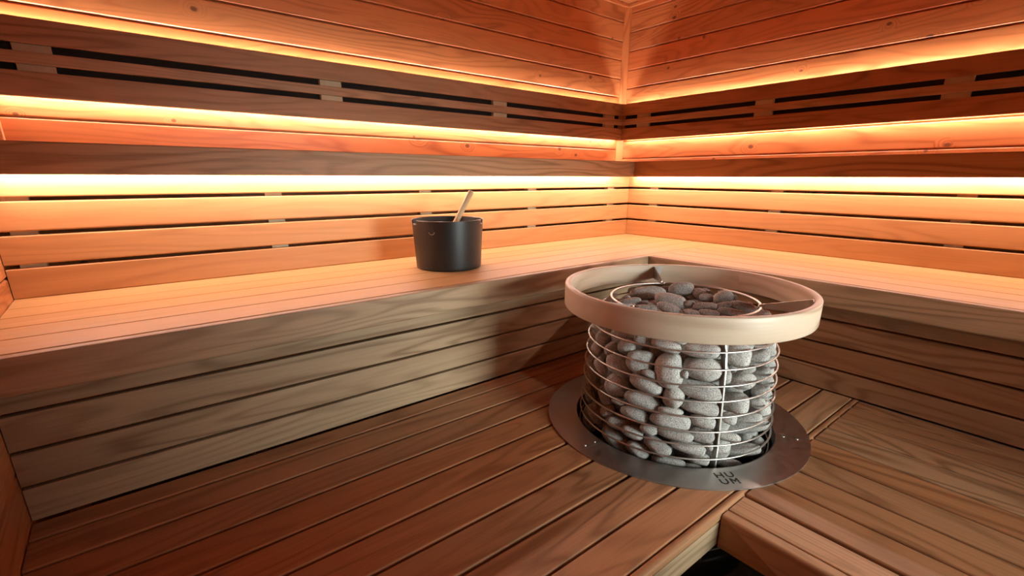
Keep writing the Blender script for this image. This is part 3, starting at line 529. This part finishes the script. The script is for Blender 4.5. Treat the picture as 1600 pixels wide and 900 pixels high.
for q in STONES:
    x,y,z=q[0]/1000,q[1]/1000,q[2]/1000; a,b=q[3],q[4]; ar=a*b; k=q[10]
    size='large' if ar>95000 else 'small' if ar<45000 else 'medium'
    shp='long' if a>1.75*b else 'upright' if b>1.15*a else 'oval' if a>1.25*b else 'round'
    if k==0:
        rel=(math.degrees(math.atan2(y-HY,x-HX))+149+180)%360-180
        col='at the left edge' if rel<-48 else 'left side' if rel<-22 else 'centre left' if rel<3 else 'left of upright bar' if rel<27 else 'right of upright bar' if rel<52 else 'at the right edge'
        row='under the wooden ring' if z>.76 else 'second row down' if z>.70 else 'upper middle' if z>.64 else 'middle' if z>.58 else 'lower middle' if z>.52 else 'low down' if z>.465 else 'bottom by the collar'
        labs.append('%s %s grey stone in cage side, %s, %s'%(size,shp,row,col))
    elif k==1:
        r_=(Vector((x-HX,y-HY,0)).dot(CR)); d_=Vector((x-HX,y-HY)).dot(Vector((.6257,.78)))
        col='left' if r_<-.07 else 'centre' if r_<.05 else 'right'; row='back' if d_>.06 else 'front' if d_<-.06 else 'middle'
        labs.append('%s %s grey stone in open heater top, %s %s'%(size,shp,row,col))
    else: labs.append({2:'grey stone packed on the far side of the heater cage',3:'grey stone buried deep inside the heater'}[k])
from collections import defaultdict
dd=defaultdict(list)
for i,l in enumerate(labs): dd[l].append(i)
for l,ix in dd.items():
    if STONES[ix[0]][10]>1 or len(ix)==1: continue
    if len(ix)==2:
        ix.sort(key=lambda i:-STONES[i][2] if STONES[i][10]==0 else 0)
        key=lambda i:STONES[i][0]*.78-STONES[i][1]*.625
        if STONES[ix[0]][10]==0 and STONES[ix[0]][2]-STONES[ix[1]][2]>15: nm=('upper one','lower one')
        else: ix.sort(key=key); nm=('left one','right one')
    else:
        ix.sort(key=lambda i:STONES[i][0]*.78-STONES[i][1]*.625)
        nm={3:('leftmost','middle one','rightmost'),4:('leftmost','second from left','third from left','rightmost')}.get(len(ix))
        if not nm: continue
    for i,n_ in zip(ix,nm): labs[i]=l+', '+n_
for i,q in enumerate(STONES):
    o=bpy.data.objects.new('sauna_stone',SM[(i*7)%10]); COL.objects.link(o)
    o.location=(q[0]/1000,q[1]/1000,q[2]/1000); o.rotation_mode='QUATERNION'
    o.rotation_quaternion=Quaternion((q[6]/100,q[7]/100,q[8]/100,q[9]/100)).normalized()
    o.scale=(q[3]/10000,q[4]/10000,q[5]/10000)
    o['label']=labs[i]; o['group']=GRP[q[10]]; o['category']='stone'
# ------------------------------------------------------------ bucket and ladle
BX,BY,BH=-2.13,-.87,.198
bk=thing('sauna_bucket','round matt black bucket standing on the middle left bench','bucket',(BX,BY,ZM))
def bucket():
    n=120; zs=[.0045,.012,.03,.07,.11,.135,.143,.150,.156,.162,.170,.178,.184,.190,.196,.198]
    def rad(z): return .1345+(.1455-.1345)*min(1,z/.198)
    ang_cam=math.atan2(-2.6044-BY,-3.1777-BX)
    holes=[(ang_cam-math.radians(26),.168,.0105)]
    notches=[(ang_cam-math.radians(68),.020,.183),(ang_cam+math.radians(72),.009,.186)]
    bm=bmesh.new()
    grid=[]
    for k in range(n):
        a=2*PI*k/n; grid.append([bm.verts.new((rad(z)*math.cos(a),rad(z)*math.sin(a),z)) for z in zs])
    for k in range(n):
        for j in range(len(zs)-1):
            am=2*PI*(k+.5)/n; zm=(zs[j]+zs[j+1])/2; cut=False
            for (ha,hw,hz) in notches:
                d=(am-ha+PI)%(2*PI)-PI
                if abs(d)*.14<hw and zm>hz: cut=True
            if cut: continue
            bm.faces.new((grid[k][j],grid[(k+1)%n][j],grid[(k+1)%n][j+1],grid[k][j+1]))
    # rounded foot and floor
    ring=[g[0] for g in grid]; prev=ring
    for (r,z) in ((.1335,.002),(.130,.0003),(.10,.0003),(.02,.0003)):
        cur=[bm.verts.new((r*math.cos(2*PI*k/n),r*math.sin(2*PI*k/n),z)) for k in range(n)]
        for k in range(n): bm.faces.new((cur[k],cur[(k+1)%n],prev[(k+1)%n],prev[k]))
        prev=cur
    bm.faces.new(prev[::-1])
    for v in list(bm.verts):
        if not v.link_faces: bm.verts.remove(v)
    bmesh.ops.recalc_face_normals(bm,faces=bm.faces)
    me=bpy.data.meshes.new('bucket_body'); bm.to_mesh(me); bm.free(); me.materials.append(BLACK)
    me.polygons.foreach_set('use_smooth',[True]*len(me.polygons))
    o=bpy.data.objects.new('bucket_body',me); COL.objects.link(o); o.parent=bk
    s=o.modifiers.new('wall','SOLIDIFY'); s.thickness=.004; s.offset=-1
    return ang_cam
ac=bucket()
# round grip hole painted on: dark disc for shade, lower arc for highlight
for da in (-26,154):
    A=ac+math.radians(da); n=Vector((math.cos(A),math.sin(A),0)); tt=Vector((-n.y,n.x,0)); c=Vector((0,0,.160))+n*.1436
    m=MB(); m.tube([tuple(c+tt*.0125*math.cos(t*PI/12)+Vector((0,0,.0125*math.sin(t*PI/12)))+n*.0006) for t in range(13,24)],.0009,n=8)
    o=m.build('grip_hole_glint',WIRE,None); o.parent=bk
    m=MB(); vs=[tuple(c+n*.0008+tt*.0118*math.cos(t*PI/12)+Vector((0,0,.0118*math.sin(t*PI/12)))) for t in range(24)]+[tuple(c+n*.0016+tt*.0118*math.cos(t*PI/12)+Vector((0,0,.0118*math.sin(t*PI/12)))) for t in range(24)]
    m.add(vs,[tuple(range(24))[::-1],tuple(range(24,48))]+[(i,(i+1)%24,24+(i+1)%24,24+i) for i in range(24)]); o=m.build('grip_hole_shade',INK,None); o.parent=bk
ld=thing('sauna_ladle','pale round wooden handled ladle leaning inside the black bucket','ladle',(-2.19,-.88,ZM+.01))
top=Vector((-2.0135,-.88,1.199)); dr=Vector((.5567,0,.8307)); bot=top-dr*.345
m=MB(); m.tube([tuple(top-dr*.001),tuple(top-dr*.003),tuple(bot)],[.0095,.0118,.0112],n=20); o=m.build('handle',STICK,ld)
m=MB(); sc=bot+Vector((0,0,-.004)); 
m.lathe([(.001,0),(.02,.001),(.033,.010),(.037,.024),(.0355,.024),(.0315,.011),(.02,.003),(.001,.002)],32,(bot.x-.012,bot.y,ZM+.0062)); m.build('ladle_cup',DARKM,ld)
# ------------------------------------------------------------ daylight through the window behind the camera
L=bpy.data.lights.new('daylight','AREA'); L.shape='RECTANGLE'; L.size=1.0; L.size_y=.9; L.energy=13.6; L.color=(.88,1.0,.97); L.spread=math.radians(54)
lo=bpy.data.objects.new('daylight',L); COL.objects.link(lo)
lp=Vector((-1.80,YF-.35,1.08)); lo.location=lp
lo.rotation_euler=(Vector((-1.98,-1.4,.55))-lp).to_track_quat('-Z','Y').to_euler()
W=bpy.data.worlds.new('world'); SC.world=W; W.use_nodes=True
bg=W.node_tree.nodes['Background']; bg.inputs[0].default_value=(.75,.85,1,1); bg.inputs[1].default_value=.1
# ------------------------------------------------------------ camera
cam=bpy.data.cameras.new('camera'); co=bpy.data.objects.new('camera',cam); COL.objects.link(co)
right=Vector((0.7806,-0.6250,0.0029)); down=Vector((-0.1802,-0.2295,-0.9565)); 
fwd=right.cross(down).normalized(); right.normalize(); down=fwd.cross(right)
M=Matrix(((right.x,-down.x,-fwd.x,-3.1777),(right.y,-down.y,-fwd.y,-2.6044),(right.z,-down.z,-fwd.z,1.2569),(0,0,0,1)))
co.matrix_world=M
cam.sensor_width=36; cam.lens=744.466/1600*36; cam.shift_y=53.22/1600; cam.clip_start=.05
SC.camera=co
SC.view_settings.view_transform='Standard'; SC.view_settings.look='None'; SC.view_settings.gamma=1; SC.view_settings.use_curve_mapping=False
SC.view_settings.exposure=0
